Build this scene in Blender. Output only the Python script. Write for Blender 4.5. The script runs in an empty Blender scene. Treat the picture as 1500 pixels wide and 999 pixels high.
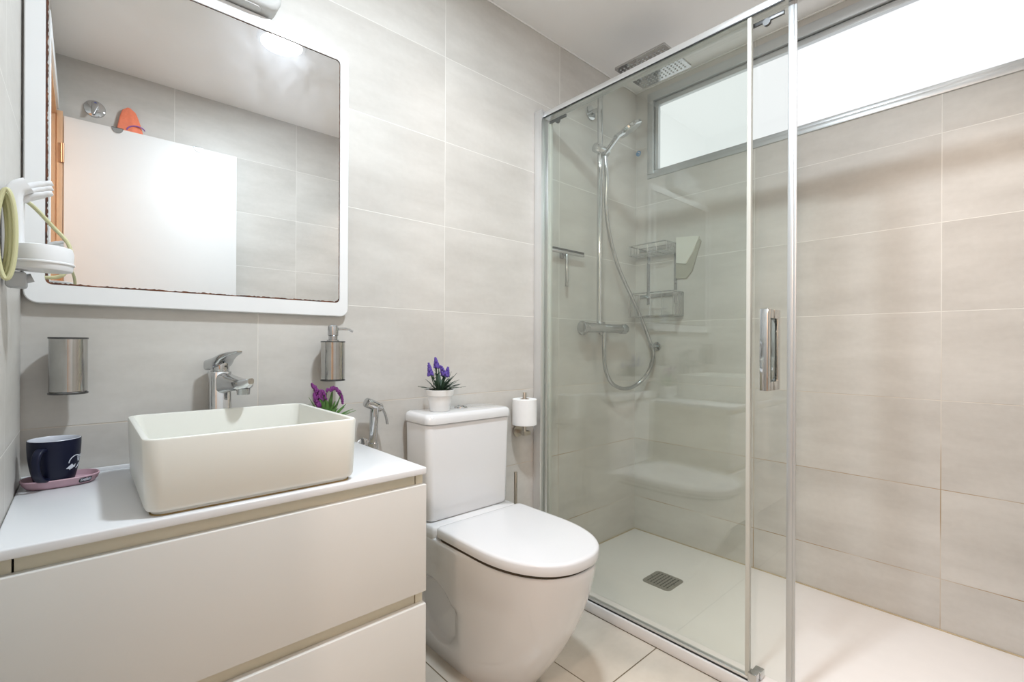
import bpy, bmesh, math, random
from mathutils import Vector, Matrix
random.seed(7)
PI = math.pi
S = bpy.context.scene
COL = S.collection
XR, CEIL, YS = 2.2365, 2.3079, -1.612      # right wall, ceiling height, south wall

# ------------------------------------------------------------------ camera
yaw, roll = 0.735537, 0.004
Fv = Vector((math.sin(yaw), math.cos(yaw), 0)); Rv = Vector((math.cos(yaw), -math.sin(yaw), 0)); Uv = Vector((0, 0, 1))
Xc = Rv * math.cos(roll) + Uv * math.sin(roll); Yc = Uv * math.cos(roll) - Rv * math.sin(roll); Zc = -Fv
cam_d = bpy.data.cameras.new('camera'); cam = bpy.data.objects.new('camera', cam_d); COL.objects.link(cam)
cam.matrix_world = Matrix(((Xc.x, Yc.x, Zc.x, 0.0948), (Xc.y, Yc.y, Zc.y, -1.4075), (Xc.z, Yc.z, Zc.z, 0.9883), (0, 0, 0, 1)))
cam_d.sensor_width = 36; cam_d.lens = 695.1 * 36 / 1500; cam_d.shift_y = (506.42 - 499.5) / 1500
cam_d.clip_start = 0.01
S.camera = cam
# ------------------------------------------------------------------ world, view
w = bpy.data.worlds.new('world'); S.world = w; w.use_nodes = True
w.node_tree.nodes['Background'].inputs[0].default_value = (0.75, 0.85, 1, 1)
w.node_tree.nodes['Background'].inputs[1].default_value = 0.6
S.view_settings.view_transform = 'Standard'; S.view_settings.look = 'None'
S.view_settings.gamma = 1; S.view_settings.use_curve_mapping = False
S.view_settings.exposure = 0.25
CEIL_LAMP = (0.735, -0.835); CEIL_W = 19.5
SHOWER_FILL = (1.66, -1.33); SHOWER_FILL_W = 4.5  # added fill light over the shower, out of view
HALL_LAMP = (-0.72, -1.60, 2.06); HALL_W = 33.0
WIN_E = .95

# ------------------------------------------------------------------ helpers
def V(*a): return Vector(a)
def box(bm, x0, x1, y0, y1, z0, z1, bev=0.0, seg=2):
    r = bmesh.ops.create_cube(bm, size=1)
    vs = r['verts']
    for v in vs:
        v.co = V(x0 + (v.co.x + .5) * (x1 - x0), y0 + (v.co.y + .5) * (y1 - y0), z0 + (v.co.z + .5) * (z1 - z0))
    if bev > 0:
        es = list({e for v in vs for e in v.link_edges})
        bmesh.ops.bevel(bm, geom=es, offset=bev, segments=seg, profile=.5, affect='EDGES', clamp_overlap=True)
def loft(bm, loops, cap0=True, cap1=True, close=True):
    rows = [[bm.verts.new(p) for p in L] for L in loops]
    n = len(rows[0])
    for a, b in zip(rows, rows[1:]):
        for i in range(n if close else n - 1):
            j = (i + 1) % n
            bm.faces.new((a[i], a[j], b[j], b[i]))
    if cap0: bm.faces.new(list(reversed(rows[0])))
    if cap1: bm.faces.new(rows[-1])
    return rows
def frame_of(d):
    d = d.normalized(); a = V(0, 0, 1) if abs(d.z) < .9 else V(1, 0, 0)
    u = d.cross(a).normalized(); return u, d.cross(u).normalized()
def cyl(bm, p0, p1, r0, r1=None, n=32, bev=0.0):
    p0, p1 = Vector(p0), Vector(p1); r1 = r0 if r1 is None else r1
    u, v = frame_of(p1 - p0); d = (p1 - p0).normalized()
    def ring(c, r): return [c + (u * math.cos(2*PI*i/n) + v * math.sin(2*PI*i/n)) * r for i in range(n)]
    L = []
    if bev > 0: L += [ring(p0, r0 - bev), ring(p0 + d*bev*.3, r0 - bev*.3), ring(p0 + d*bev, r0), ring(p1 - d*bev, r1), ring(p1 - d*bev*.3, r1 - bev*.3), ring(p1, r1 - bev)]
    else: L = [ring(p0, r0), ring(p1, r1)]
    loft(bm, L)
def tube(bm, pts, r, n=12, caps=True):
    pts = [Vector(p) for p in pts]; m = len(pts)
    rr = r if isinstance(r, (list, tuple)) else [r] * m
    T = [(pts[min(i+1, m-1)] - pts[max(i-1, 0)]).normalized() for i in range(m)]
    u, _ = frame_of(T[0]); L = []
    for i in range(m):
        u = (u - T[i] * u.dot(T[i])).normalized(); v = T[i].cross(u)
        L.append([pts[i] + (u * math.cos(2*PI*k/n) + v * math.sin(2*PI*k/n)) * rr[i] for k in range(n)])
    loft(bm, L, caps, caps)
def lathe(bm, prof, c, n=48, axis=None, cap0=False, cap1=False):
    c = Vector(c); d = Vector(axis or (0, 0, 1)).normalized()
    if axis is None: u, v = V(1, 0, 0), V(0, 1, 0)
    else: u, v = frame_of(d)
    L = [[c + d*z + (u*math.cos(2*PI*i/n) + v*math.sin(2*PI*i/n))*max(r, 1e-5) for i in range(n)] for r, z in prof]
    loft(bm, L, cap0, cap1)
def cat(pts, k=8):
    P = [Vector(p) for p in pts]; P = [P[0]*2 - P[1]] + P + [P[-1]*2 - P[-2]]; out = []
    for i in range(1, len(P) - 2):
        a, b, c, d = P[i-1:i+3]
        for j in range(k):
            t = j / k
            out.append(.5*((2*b) + (c-a)*t + (2*a-5*b+4*c-d)*t*t + (3*b-a-3*c+d)*t**3))
    out.append(P[-2]); return out
def rrect(x0, x1, y0, y1, r, seg=6):
    out = []
    for cx, cy, a in ((x1-r, y1-r, 0), (x0+r, y1-r, PI/2), (x0+r, y0+r, PI), (x1-r, y0+r, 1.5*PI)):
        for i in range(seg+1):
            t = a + PI/2*i/seg; out.append((cx + r*math.cos(t), cy + r*math.sin(t)))
    return out
def sphere(bm, c, r, sx=1, sy=1, sz=1, u=12, v=8):
    res = bmesh.ops.create_uvsphere(bm, u_segments=u, v_segments=v, radius=r)
    for q in res['verts']: q.co = V(q.co.x*sx + c[0], q.co.y*sy + c[1], q.co.z*sz + c[2])
ORG = {}
def thing(name, label, cat_, loc=(0, 0, 0), group=None):
    o = bpy.data.objects.new(name, None); COL.objects.link(o); o.location = loc; o.empty_display_size = .05
    o['label'] = label; o['category'] = cat_; ORG[o] = Vector(loc)
    if group: o['group'] = group
    return o
def obj(name, bm, mat, parent=None, ang=35, label=None):
    bmesh.ops.recalc_face_normals(bm, faces=bm.faces)
    if parent is not None:
        off = ORG[parent]
        for v in bm.verts: v.co -= off
    me = bpy.data.meshes.new(name); bm.to_mesh(me); bm.free()
    for p in me.polygons: p.use_smooth = True
    me.set_sharp_from_angle(angle=math.radians(ang))
    o = bpy.data.objects.new(name, me); COL.objects.link(o)
    me.materials.append(mat)
    if parent is not None: o.parent = parent
    ORG[o] = ORG[parent] if parent is not None else V(0, 0, 0)
    if label: o['label'] = label
    return o
def tag(o, label, cat_, group=None):
    o['label'] = label; o['category'] = cat_
    if group: o['group'] = group
    return o
def struct(name, bm, mat, parent=None, label=None, cat_=None):
    o = obj(name, bm, mat, parent)
    if parent is None:
        o['kind'] = 'structure'
        if label: o['label'] = label
        if cat_: o['category'] = cat_
    return o
B = bmesh.new

# ------------------------------------------------------------------ materials
class NT:
    def __init__(s, name):
        s.m = bpy.data.materials.new(name); s.m.use_nodes = True; s.t = s.m.node_tree; s.t.nodes.clear()
        s.out = s.n('ShaderNodeOutputMaterial')
    def n(s, t, **k):
        x = s.t.nodes.new(t)
        for a, b in k.items(): setattr(x, a, b)
        return x
    def l(s, a, b): s.t.links.new(a, b)
    def inp(s, node, i, v):
        if hasattr(v, 'is_output') or isinstance(v, bpy.types.NodeSocket): s.l(v, node.inputs[i])
        else: node.inputs[i].default_value = v
    def math(s, op, a, b=0.0, c=0.0):
        x = s.n('ShaderNodeMath', operation=op); s.inp(x, 0, a); s.inp(x, 1, b); s.inp(x, 2, c); return x.outputs[0]
    def mix(s, f, a, b):
        x = s.n('ShaderNodeMix', data_type='RGBA'); s.inp(x, 0, f); s.inp(x, 6, a); s.inp(x, 7, b); return x.outputs[2]
    def ramp(s, f, p0, p1):
        x = s.n('ShaderNodeMapRange'); s.inp(x, 0, f); x.inputs[1].default_value = p0; x.inputs[2].default_value = p1; return x.outputs[0]
def c4(c): return (c[0], c[1], c[2], 1)
def plain(name, col, rough=.5, metal=0.0, noise=0.0, scale=8, bump=0.0, spec=.5, coat=0.0, emit=None, estr=0.0):
    N = NT(name); p = N.n('ShaderNodeBsdfPrincipled'); N.l(p.outputs[0], N.out.inputs[0])
    p.inputs['Roughness'].default_value = rough; p.inputs['Metallic'].default_value = metal
    p.inputs['Specular IOR Level'].default_value = spec; p.inputs['Coat Weight'].default_value = coat
    tc = N.n('ShaderNodeTexCoord'); nz = N.n('ShaderNodeTexNoise'); nz.inputs['Scale'].default_value = scale; nz.inputs['Detail'].default_value = 4
    N.l(tc.outputs['Object'], nz.inputs['Vector'])
    k = max(noise, .015)
    N.l(N.mix(nz.outputs[0], c4([x*(1-k) for x in col]), c4([min(1, x*(1+k)) for x in col])), p.inputs['Base Color'])
    if bump > 0:
        b = N.n('ShaderNodeBump'); b.inputs['Strength'].default_value = bump; b.inputs['Distance'].default_value = .002
        N.l(nz.outputs[0], b.inputs['Height']); N.l(b.outputs[0], p.inputs['Normal'])
    if emit:
        p.inputs['Emission Color'].default_value = c4(emit); p.inputs['Emission Strength'].default_value = estr
    return N.m
def tiles(name, au, av, u0, v0, tw, th, col, grout, g=.0022, rough=.45, stain=False, streak=3.2, var=.04):
    """Concrete-look tile: axes au, av are 0/1/2 for object x/y/z."""
    N = NT(name); p = N.n('ShaderNodeBsdfPrincipled'); N.l(p.outputs[0], N.out.inputs[0])
    tc = N.n('ShaderNodeTexCoord'); sp = N.n('ShaderNodeSeparateXYZ'); N.l(tc.outputs['Object'], sp.inputs[0])
    u = N.math('DIVIDE', N.math('SUBTRACT', sp.outputs[au], u0), tw); v = N.math('DIVIDE', N.math('SUBTRACT', sp.outputs[av], v0), th)
    def edge(q, s):
        f = N.math('SUBTRACT', q, N.math('FLOOR', q)); return N.math('MULTIPLY', N.math('MINIMUM', f, N.math('SUBTRACT', 1.0, f)), s)
    eu, ev = edge(u, tw), edge(v, th)
    d = N.math('MINIMUM', eu, ev)
    gm = N.ramp(d, g*.75, g*.35)
    idv = N.n('ShaderNodeCombineXYZ'); N.l(N.math('FLOOR', u), idv.inputs[0]); N.l(N.math('FLOOR', v), idv.inputs[1])
    wn = N.n('ShaderNodeTexWhiteNoise'); N.l(idv.outputs[0], wn.inputs['Vector'])
    # cloudy streaks, different on each tile
    cv = N.n('ShaderNodeCombineXYZ'); N.l(sp.outputs[au], cv.inputs[0]); N.l(N.math('MULTIPLY', sp.outputs[av], streak), cv.inputs[1])
    N.l(N.math('MULTIPLY', wn.outputs[0], 17.0), cv.inputs[2])
    n1 = N.n('ShaderNodeTexNoise'); n1.inputs['Scale'].default_value = 2.2; n1.inputs['Detail'].default_value = 6; n1.inputs['Roughness'].default_value = .62; N.l(cv.outputs[0], n1.inputs['Vector'])
    n2 = N.n('ShaderNodeTexNoise'); n2.inputs['Scale'].default_value = 60; n2.inputs['Detail'].default_value = 3; N.l(tc.outputs['Object'], n2.inputs['Vector'])
    n3 = N.n('ShaderNodeTexNoise'); n3.inputs['Scale'].default_value = 3.5; n3.inputs['Detail'].default_value = 3; N.l(tc.outputs['Object'], n3.inputs['Vector'])
    f = N.math('ADD', N.math('MULTIPLY', N.ramp(n1.outputs[0], .32, .68), .72), N.math('MULTIPLY', n2.outputs[0], .28))
    f = N.math('ADD', f, N.math('MULTIPLY', N.math('SUBTRACT', wn.outputs[0], .5), var*3))
    dk = [c*(.83 - .014*i) for i, c in enumerate(col)]; lt = [min(1, c*1.09) for c in col]
    base = N.mix(f, c4(dk), c4(lt))
    gcol = c4(grout)
    if stain:   # limescale-brown grout low down in the shower
        m = N.math('MULTIPLY', N.ramp(sp.outputs[2], 1.15, .35), N.ramp(n3.outputs[0], .28, .55))
        gcol = N.mix(m, c4(grout), c4((.36, .22, .085)))
    N.l(N.mix(gm, base, gcol), p.inputs['Base Color'])
    p.inputs['Roughness'].default_value = rough; p.inputs['Specular IOR Level'].default_value = .35
    h = N.math('SUBTRACT', N.math('MULTIPLY', n2.outputs[0], .12), gm)
    b = N.n('ShaderNodeBump'); b.inputs['Strength'].default_value = .35; b.inputs['Distance'].default_value = .0015
    N.l(h, b.inputs['Height']); N.l(b.outputs[0], p.inputs['Normal'])
    return N.m
TC = (.615, .592, .557); GR = (.78, .76, .72)
M = {}
M['tileN'] = tiles('tile_mirror_wall', 0, 2, 1.6453-.6*3, .2101-.3, .6, .3, TC, GR, stain=True)
M['tileE'] = tiles('tile_window_wall', 1, 2, -.5928-.6*3, .2101-.3, .6, .3, TC, GR, stain=True)
M['tileW'] = tiles('tile_left_wall', 1, 2, -.265-.6*3, .2101-.3, .6, .3, TC, GR)
M['tileS'] = tiles('tile_back_wall', 0, 2, .444-.6, .2301-.3, .6, .3, TC, GR)
M['floor'] = tiles('tile_floor', 0, 1, -.008, -.575-.6*3, .3, .6, (.64, .585, .51), (.16, .12, .07), g=.0034, rough=.3, streak=1.6, var=.03)
M['ceil'] = plain('white_ceiling_paint', (.90, .89, .875), .9, noise=.01)
M['white'] = plain('white_lacquer', (.83, .83, .83), .3)
M['counter'] = plain('white_worktop', (.77, .775, .79), .25, noise=.02, scale=5)
M['ceramic'] = plain('white_ceramic', (.76, .76, .77), .08, spec=.6, coat=.4)
M['seatpl'] = plain('white_seat_plastic', (.76, .76, .775), .18)
M['basin'] = plain('cream_resin', (.77, .765, .71), .32, noise=.02, scale=3)
M['grime'] = plain('brown_grime', (.30, .20, .07), .8, noise=.5, scale=40)
M['drawer'] = plain('cream_lacquer_front', (.70, .685, .655), .35, noise=.01)
M['carcass'] = plain('cream_carcass', (.74, .69, .55), .45)
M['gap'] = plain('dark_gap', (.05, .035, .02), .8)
M['chrome'] = plain('chrome', (.60, .61, .62), .06, 1.0)
M['wire'] = plain('bright_wire', (.60, .61, .61), .16, 1.0)
M['seam'] = plain('yellowed_silicone', (.52, .42, .26), .7, noise=.35, scale=25)
M['dchrome'] = plain('dark_chrome', (.50, .50, .50), .07, 1.0)
M['chromeg'] = plain('satin_chrome', (.50, .51, .52), .22, 1.0)
M['steel'] = plain('polished_steel', (.50, .495, .48), .10, 1.0, noise=.15, scale=30)
M['nickel'] = plain('brushed_nickel', (.52, .48, .42), .28, 1.0, noise=.05, scale=60)
M['alu'] = plain('bright_aluminium', (.82, .83, .84), .28, .85)
M['alug'] = plain('window_aluminium', (.58, .60, .61), .35, .6)
M['black'] = plain('black_rubber', (.02, .022, .022), .5)
M['darksteel'] = plain('dark_steel_rim', (.10, .10, .10), .35, .6)
M['grate'] = plain('grey_grate', (.36, .35, .32), .4, .6)
M['tray'] = plain('shower_tray_resin', (.80, .775, .76), .5, noise=.03, scale=20, bump=.25)
M['mug'] = plain('navy_glaze', (.007, .009, .028), .4, spec=.3)
M['mugin'] = plain('mug_inside_grey', (.62, .64, .70), .3)
M['pink'] = plain('pink_silicone', (.56, .36, .42), .55, noise=.04, scale=30)
M['print'] = plain('white_print', (.72, .74, .82), .5)
M['badge'] = plain('black_badge', (.008, .008, .014), .4)
M['leaf'] = plain('green_leaf', (.10, .23, .05), .5, noise=.4, scale=30)
M['leafd'] = plain('dark_green_leaf', (.035, .075, .045), .5, noise=.4, scale=30)
M['lav'] = plain('lavender_blossom', (.12, .07, .36), .7, noise=.35, scale=80)
M['mag'] = plain('magenta_blossom', (.20, .035, .20), .7, noise=.4, scale=80)
M['soil'] = plain('brown_soil', (.09, .06, .04), .95, noise=.5, scale=90, bump=.5)
M['potw'] = plain('white_pot', (.80, .80, .79), .45)
M['paper'] = plain('tissue_paper', (.86, .86, .86), .95, noise=.02, scale=60, bump=.3)
M['card'] = plain('brown_cardboard', (.32, .24, .16), .9)
M['plast'] = plain('white_plastic', (.80, .80, .81), .3)
M['cord'] = plain('cream_cord', (.60, .58, .34), .5)
M['greypl'] = plain('grey_plastic', (.45, .46, .47), .4)
M['seal'] = plain('clear_seal', (.60, .60, .55), .3)
M['door'] = plain('white_door_paint', (.75, .745, .735), .4)
M['jamb'] = plain('peach_wood_jamb', (.66, .42, .25), .5, noise=.12, scale=12)
M['copper'] = plain('copper_hinge', (.55, .32, .18), .35, .8)
M['darkw'] = plain('dark_wood_edge', (.06, .03, .02), .6)
M['hall'] = plain('hall_wall_paint', (.80, .70, .58), .9)
M['hallf'] = plain('hall_floor_wood', (.45, .30, .18), .5, noise=.2, scale=6)
M['orange'] = plain('orange_cloth', (.86, .23, .12), .95, noise=.12, scale=120, bump=.6)
M['purple'] = plain('purple_hem', (.26, .10, .36), .9)
M['blue'] = plain('blue_sticker', (.05, .27, .60), .5)
M['cream'] = plain('cream_sponge', (.76, .75, .68), .9, noise=.04, scale=60)
M['taupe'] = plain('taupe_painted_shadow', (.42, .40, .33), .9)
M['rednt'] = plain('red_dot', (.5, .03, .03), .4)
M['bluedot'] = plain('blue_dot', (.03, .08, .4), .4)
M['lampw'] = plain('lamp_white', (.62, .62, .61), .7)

def glass(name, tint, f0=.045):
    N = NT(name); t = N.n('ShaderNodeBsdfTransparent'); t.inputs[0].default_value = c4(tint)
    g = N.n('ShaderNodeBsdfGlossy'); g.inputs['Roughness'].default_value = .0; g.inputs[0].default_value = (1, 1, 1, 1)
    lw = N.n('ShaderNodeLayerWeight'); lw.inputs[0].default_value = .5
    F = N.math('ADD', N.math('MULTIPLY', N.math('POWER', lw.outputs['Facing'], 5.0), 1-f0), f0)
    mx = N.n('ShaderNodeMixShader'); N.l(F, mx.inputs[0]); N.l(t.outputs[0], mx.inputs[1]); N.l(g.outputs[0], mx.inputs[2]); N.l(mx.outputs[0], N.out.inputs[0])
    return N.m
M['glass'] = glass('shower_glass', (.955, .975, .962))
M['glassd'] = glass('door_glass', (.965, .978, .968))
N = NT('mirror_silver')   # silvered glass with a film of dust that scatters a little light
g1 = N.n('ShaderNodeBsdfGlossy'); g1.inputs['Roughness'].default_value = .004; g1.inputs[0].default_value = (.82, .825, .82, 1)
g2 = N.n('ShaderNodeBsdfGlossy'); g2.inputs['Roughness'].default_value = .34; g2.inputs[0].default_value = (.92, .94, 1, 1)
tc = N.n('ShaderNodeTexCoord'); nz = N.n('ShaderNodeTexNoise'); nz.inputs['Scale'].default_value = 5; nz.inputs['Detail'].default_value = 8; nz.inputs['Distortion'].default_value = 1.5
N.l(tc.outputs['Object'], nz.inputs['Vector'])
mx = N.n('ShaderNodeMixShader'); N.l(N.math('MULTIPLY', N.ramp(nz.outputs[0], .3, .75), .04), mx.inputs[0]); N.l(g1.outputs[0], mx.inputs[1]); N.l(g2.outputs[0], mx.inputs[2]); N.l(mx.outputs[0], N.out.inputs[0])
M['mirror'] = N.m
N = NT('rusty_mirror_edge'); p = N.n('ShaderNodeBsdfPrincipled'); N.l(p.outputs[0], N.out.inputs[0]); p.inputs['Roughness'].default_value = .7
tc = N.n('ShaderNodeTexCoord'); nz = N.n('ShaderNodeTexNoise'); nz.inputs['Scale'].default_value = 45; nz.inputs['Detail'].default_value = 5; N.l(tc.outputs['Object'], nz.inputs['Vector'])
N.l(N.mix(N.ramp(nz.outputs[0], .35, .7), (.035, .012, .008, 1), (.20, .07, .03, 1)), p.inputs['Base Color']); M['rust'] = N.m
N = NT('frosted_window_pane'); e = N.n('ShaderNodeEmission'); nz = N.n('ShaderNodeTexNoise'); nz.inputs['Scale'].default_value = 1.3
tc = N.n('ShaderNodeTexCoord'); N.l(tc.outputs['Object'], nz.inputs['Vector'])
N.l(N.mix(nz.outputs[0], (.86, .88, .90, 1), (.93, .935, .95, 1)), e.inputs[0]); e.inputs[1].default_value = WIN_E; N.l(e.outputs[0], N.out.inputs[0]); M['pane'] = N.m
N = NT('lit_lamp_diffuser'); e = N.n('ShaderNodeEmission'); e.inputs[0].default_value = (1, .98, .95, 1); e.inputs[1].default_value = 6; N.l(e.outputs[0], N.out.inputs[0]); M['lit'] = N.m

# ------------------------------------------------------------------ room shell
DY0, DY1, DZ = -1.575, -.86, 2.035        # doorway in the left wall
bm = B(); box(bm, -.12, XR+.12, 0, .12, -.1, CEIL+.1); struct('wall_back', bm, M['tileN'], label='grey concrete-look tiled wall behind mirror and toilet', cat_='wall')
WY0, WY1, WZ0, WZ1 = -1.55, -.085, 1.852, 2.262
bm = B()
box(bm, XR, XR+.12, YS-.12, 0, -.1, WZ0); box(bm, XR, XR+.12, YS-.12, 0, WZ1, CEIL+.1)
box(bm, XR, XR+.12, WY1, 0, WZ0, WZ1); box(bm, XR, XR+.12, YS-.12, WY0, WZ0, WZ1)
struct('wall_right', bm, M['tileE'], label='beige tiled shower wall under the long high window', cat_='wall')
bm = B()
box(bm, -.12, 0, DY1, 0, -.1, CEIL+.1); box(bm, -.12, 0, YS-.12, DY0, -.1, CEIL+.1); box(bm, -.12, 0, DY0, DY1, DZ, CEIL+.1)
struct('wall_left', bm, M['tileW'], label='tiled wall at left edge beside mirror', cat_='wall')
bm = B(); box(bm, -.12, XR+.12, YS-.12, YS, -.1, CEIL+.1); struct('wall_front', bm, M['tileS'], label='tiled wall seen in the mirror behind the open door', cat_='wall')
bm = B(); box(bm, -.12, XR+.12, YS-.12, .12, CEIL, CEIL+.12); struct('ceiling', bm, M['ceil'], label='plain white ceiling', cat_='ceiling')
bm = B(); box(bm, -.12, XR+.12, YS-.12, .12, -.12, 0); struct('floor', bm, M['floor'], label='beige tiled floor in front of the toilet', cat_='floor')
bm = B(); box(bm, -1.5, -.12, -2.3, -.3, -.12, 0); struct('floor_hallway', bm, M['hallf'])
bm = B(); box(bm, -1.6, -1.5, -2.4, -.2, 0, 2.5); box(bm, -1.5, -.12, -2.4, -2.3, 0, 2.5); box(bm, -1.5, -.12, -.3, -.2, 0, 2.5); struct('wall_hallway', bm, M['hall'])
bm = B(); box(bm, -1.6, -.12, -2.4, -.2, 2.5, 2.6); struct('ceiling_hallway', bm, M['ceil'])
# white bead at the ceiling edge
bm = B(); box(bm, 0, XR, -.006, 0, CEIL-.006, CEIL, .002); struct('trim_1', bm, M['ceil'])
bm = B(); box(bm, XR-.006, XR, YS, -.006, CEIL-.006, CEIL, .002); struct('trim_2', bm, M['ceil'])
# door frame lining and door leaf (seen in the mirror)
bm = B()
box(bm, -.125, .006, DY1-.02, DY1, 0, DZ); box(bm, -.125, .006, DY0, DY0+.02, 0, DZ); box(bm, -.125, .006, DY0+.02, DY1-.02, DZ-.02, DZ)
struct('trim_3', bm, M['jamb'])
bm = B(); box(bm, .001, .014, DY1, DY1+.055, 0, DZ+.055, .003); box(bm, .001, .014, DY0+.02, DY1, DZ, DZ+.055, .003); struct('trim_4', bm, M['white'])
bm = B(); box(bm, .030, .714, -1.582, -1.547, .01, 2.010, .002)
door = struct('door_1', bm, M['door'], label='white flush door standing open against the far wall', cat_='door')
for z in (.25, 1.26, 1.80):
    bm = B(); cyl(bm, (.0265, -1.546, z), (.0265, -1.546, z+.085), .0055, n=16); box(bm, .012, .0265, -1.5485, -1.5455, z, z+.085)
    struct('hinge', bm, M['copper'], door)
bm = B(); box(bm, .0065, .0265, -1.584, -1.5495, .002, 2.03, .001); struct('trim_5', bm, M['jamb'])
bm = B(); box(bm, .0285, .0305, -1.581, -1.548, .012, 2.008); struct('edge_band', bm, M['jamb'], door)
# window
bm = B()
fx0, fx1 = XR-.006, XR+.07
fw = .032
Y0, Y1, Z0, Z1 = -1.56, -.071, 1.841, 2.274
box(bm, fx0, fx1, Y0, Y1, Z0, Z0+fw*.7, .002); box(bm, fx0, fx1, Y0, Y1, Z1-fw*1.3, Z1, .002)
box(bm, fx0, fx1, Y1-fw, Y1, Z0+fw*.7, Z1-fw*1.3, .002); box(bm, fx0, fx1, Y0, Y0+fw, Z0+fw*.7, Z1-fw*1.3, .002)
win = struct('window_1', bm, M['alug'], label='long horizontal frosted window with grey aluminium frame', cat_='window')
bm = B()
a0, a1, b0, b1 = Y0+fw, Y1-fw, Z0+fw*.7, Z1-fw*1.3
bm2 = bm
box(bm, fx0+.014, fx1, a0, a1, b0, b0+.02, .002); box(bm, fx0+.014, fx1, a0, a1, b1-.028, b1-.004, .002)
box(bm, fx0+.014, fx1, a1-.022, a1-.004, b0+.02, b1-.028, .002); box(bm, fx0+.014, fx1, a0, a0+.02, b0+.02, b1-.028, .002)
struct('sash', bm, M['alug'], win)
bm = B(); box(bm, fx0+.034, fx0+.040, a0+.015, a1-.018, b0+.015, b1-.024); struct('pane', bm, M['pane'], win)

# ------------------------------------------------------------------ lamps
def downlight(label, lx, ly, watts, colour, beam):
    t = thing('ceiling_lamp', label, 'ceiling lamp', (lx, ly, CEIL))
    bm = B(); lathe(bm, [(.080, -.004), (.083, -.012), (.094, -.012), (.098, -.006), (.098, 0), (.080, 0), (.080, -.004)], (lx, ly, CEIL)); obj('trim_ring', bm, M['white'], t)
    bm = B(); cyl(bm, (lx, ly, CEIL-.003), (lx, ly, CEIL), .079, n=48); obj('diffuser', bm, M['lit'], t)
    L = bpy.data.lights.new('downlight', 'AREA'); L.shape = 'DISK'; L.size = .14; L.energy = watts; L.color = colour; L.spread = math.radians(beam)
    lo = bpy.data.objects.new('downlight', L); COL.objects.link(lo); lo.parent = t; lo.location = (0, 0, -.013)
downlight('round recessed lit downlight in the ceiling, reflected at the mirror top', CEIL_LAMP[0], CEIL_LAMP[1], CEIL_W, (.82, .92, 1), 180)
downlight('added fill light, built as an unseen recessed downlight above the open end of the shower', SHOWER_FILL[0], SHOWER_FILL[1], SHOWER_FILL_W, (1, .86, .77), 95)
t = thing('hallway_lamp', 'warm globe lamp in the hallway outside the door', 'lamp', HALL_LAMP)
bm = B(); hx, hy, hz = HALL_LAMP; cyl(bm, (hx, hy, hz+.09), (hx, hy, 2.498), .008, n=12); cyl(bm, (hx, hy, 2.47), (hx, hy, 2.499), .05, n=24); obj('stem', bm, M['chromeg'], t)
bm = B(); cyl(bm, (hx, hy, hz+.065), (hx, hy, hz+.1), .022, .016, n=20); obj('socket', bm, M['white'], t)
L = bpy.data.lights.new('hall_bulb', 'POINT'); L.energy = HALL_W; L.color = (1, .80, .68); L.shadow_soft_size = .05
lo = bpy.data.objects.new('hall_bulb', L); COL.objects.link(lo); lo.parent = t

# ------------------------------------------------------------------ shower tray
TX = 1.491
t = thing('shower_tray', 'low white resin shower tray under the glass screen', 'shower tray', (TX, -.8, 0))
bm = B(); box(bm, TX, XR-.001, YS+.001, -.001, 0, .038, .004); obj('basin_slab', bm, M['tray'], t)
bm = B(); loft(bm, [[V(x, y, z) for x, y in rrect(1.777, 1.903, -.456, -.334, .018)] for z in (.0375, .0405)]); g = obj('drain_cover', bm, M['grate'], t)
bm = B()
for i in range(6):
    for j in range(7):
        x = 1.800 + i*.0165; y = -.438 + j*.0142
        box(bm, x-.006, x+.006, y-.0022, y+.0022, .0402, .0409)
obj('drain_slots', bm, M['black'], g)
for x, y in ((1.79, -.395), (1.89, -.395), (1.840, -.345), (1.84, -.445)):
    bm = B(); cyl(bm, (x, y, .0402), (x, y, .0412), .0035, n=12); obj('screw', bm, M['chromeg'], g)

bm = B(); box(bm, TX+.01, XR-.001, -.0045, -.0008, .0375, .0415, .001); struct('trim_6', bm, M['seam'])
bm = B(); box(bm, XR-.0045, XR-.0008, YS+.004, -.0045, .0375, .0415, .001); struct('trim_7', bm, M['seam'])
# ------------------------------------------------------------------ shower screen (fixed) and sliding door
t = thing('shower_screen', 'fixed clear glass shower panel with bright aluminium top rail and wall profile', 'shower screen', (1.508, -.45, .038))
bm = B(); box(bm, 1.500, 1.546, YS+.004, -.034, 1.930, 1.950, .0015); obj('top_rail', bm, M['alu'], t)
bm = B(); box(bm, 1.4995, 1.5025, YS+.004, -.036, 1.9268, 1.9300); obj('rail_gasket', bm, M['black'], t)
bm = B(); box(bm, 1.489, 1.547, -.036, -.001, .039, 1.962, .002); box(bm, 1.4885, 1.500, -.042, -.034, .039, 1.962, .001); obj('wall_profile', bm, M['alu'], t)
bm = B(); box(bm, 1.505, 1.511, -.852, -.030, .050, 1.930); obj('glass_panel', bm, M['glass'], t)
bm = B(); box(bm, 1.501, 1.516, -.862, -.850, .05, 1.927, .002); obj('edge_seal', bm, M['seal'], t)
bm = B(); box(bm, 1.500, 1.518, -.86, -.036, .039, .050, .001); obj('bottom_track', bm, M['alu'], t)
bm = B(); box(bm, 1.4985, 1.5005, -.86, -.036, .0385, .043); obj('track_gasket', bm, M['black'], t)
bm = B(); box(bm, 1.496, 1.520, -.884, -.860, .039, .066, .002); box(bm, 1.524, 1.552, -.886, -.862, .039, .062, .002); box(bm, 1.516, 1.530, -.882, -.866, .039, .046); obj('floor_guide', bm, M['chrome'], t)
t = thing('shower_door', 'sliding clear glass shower door with chrome handle, slid open behind the fixed panel', 'shower door', (1.531, -.5, .06))
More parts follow.
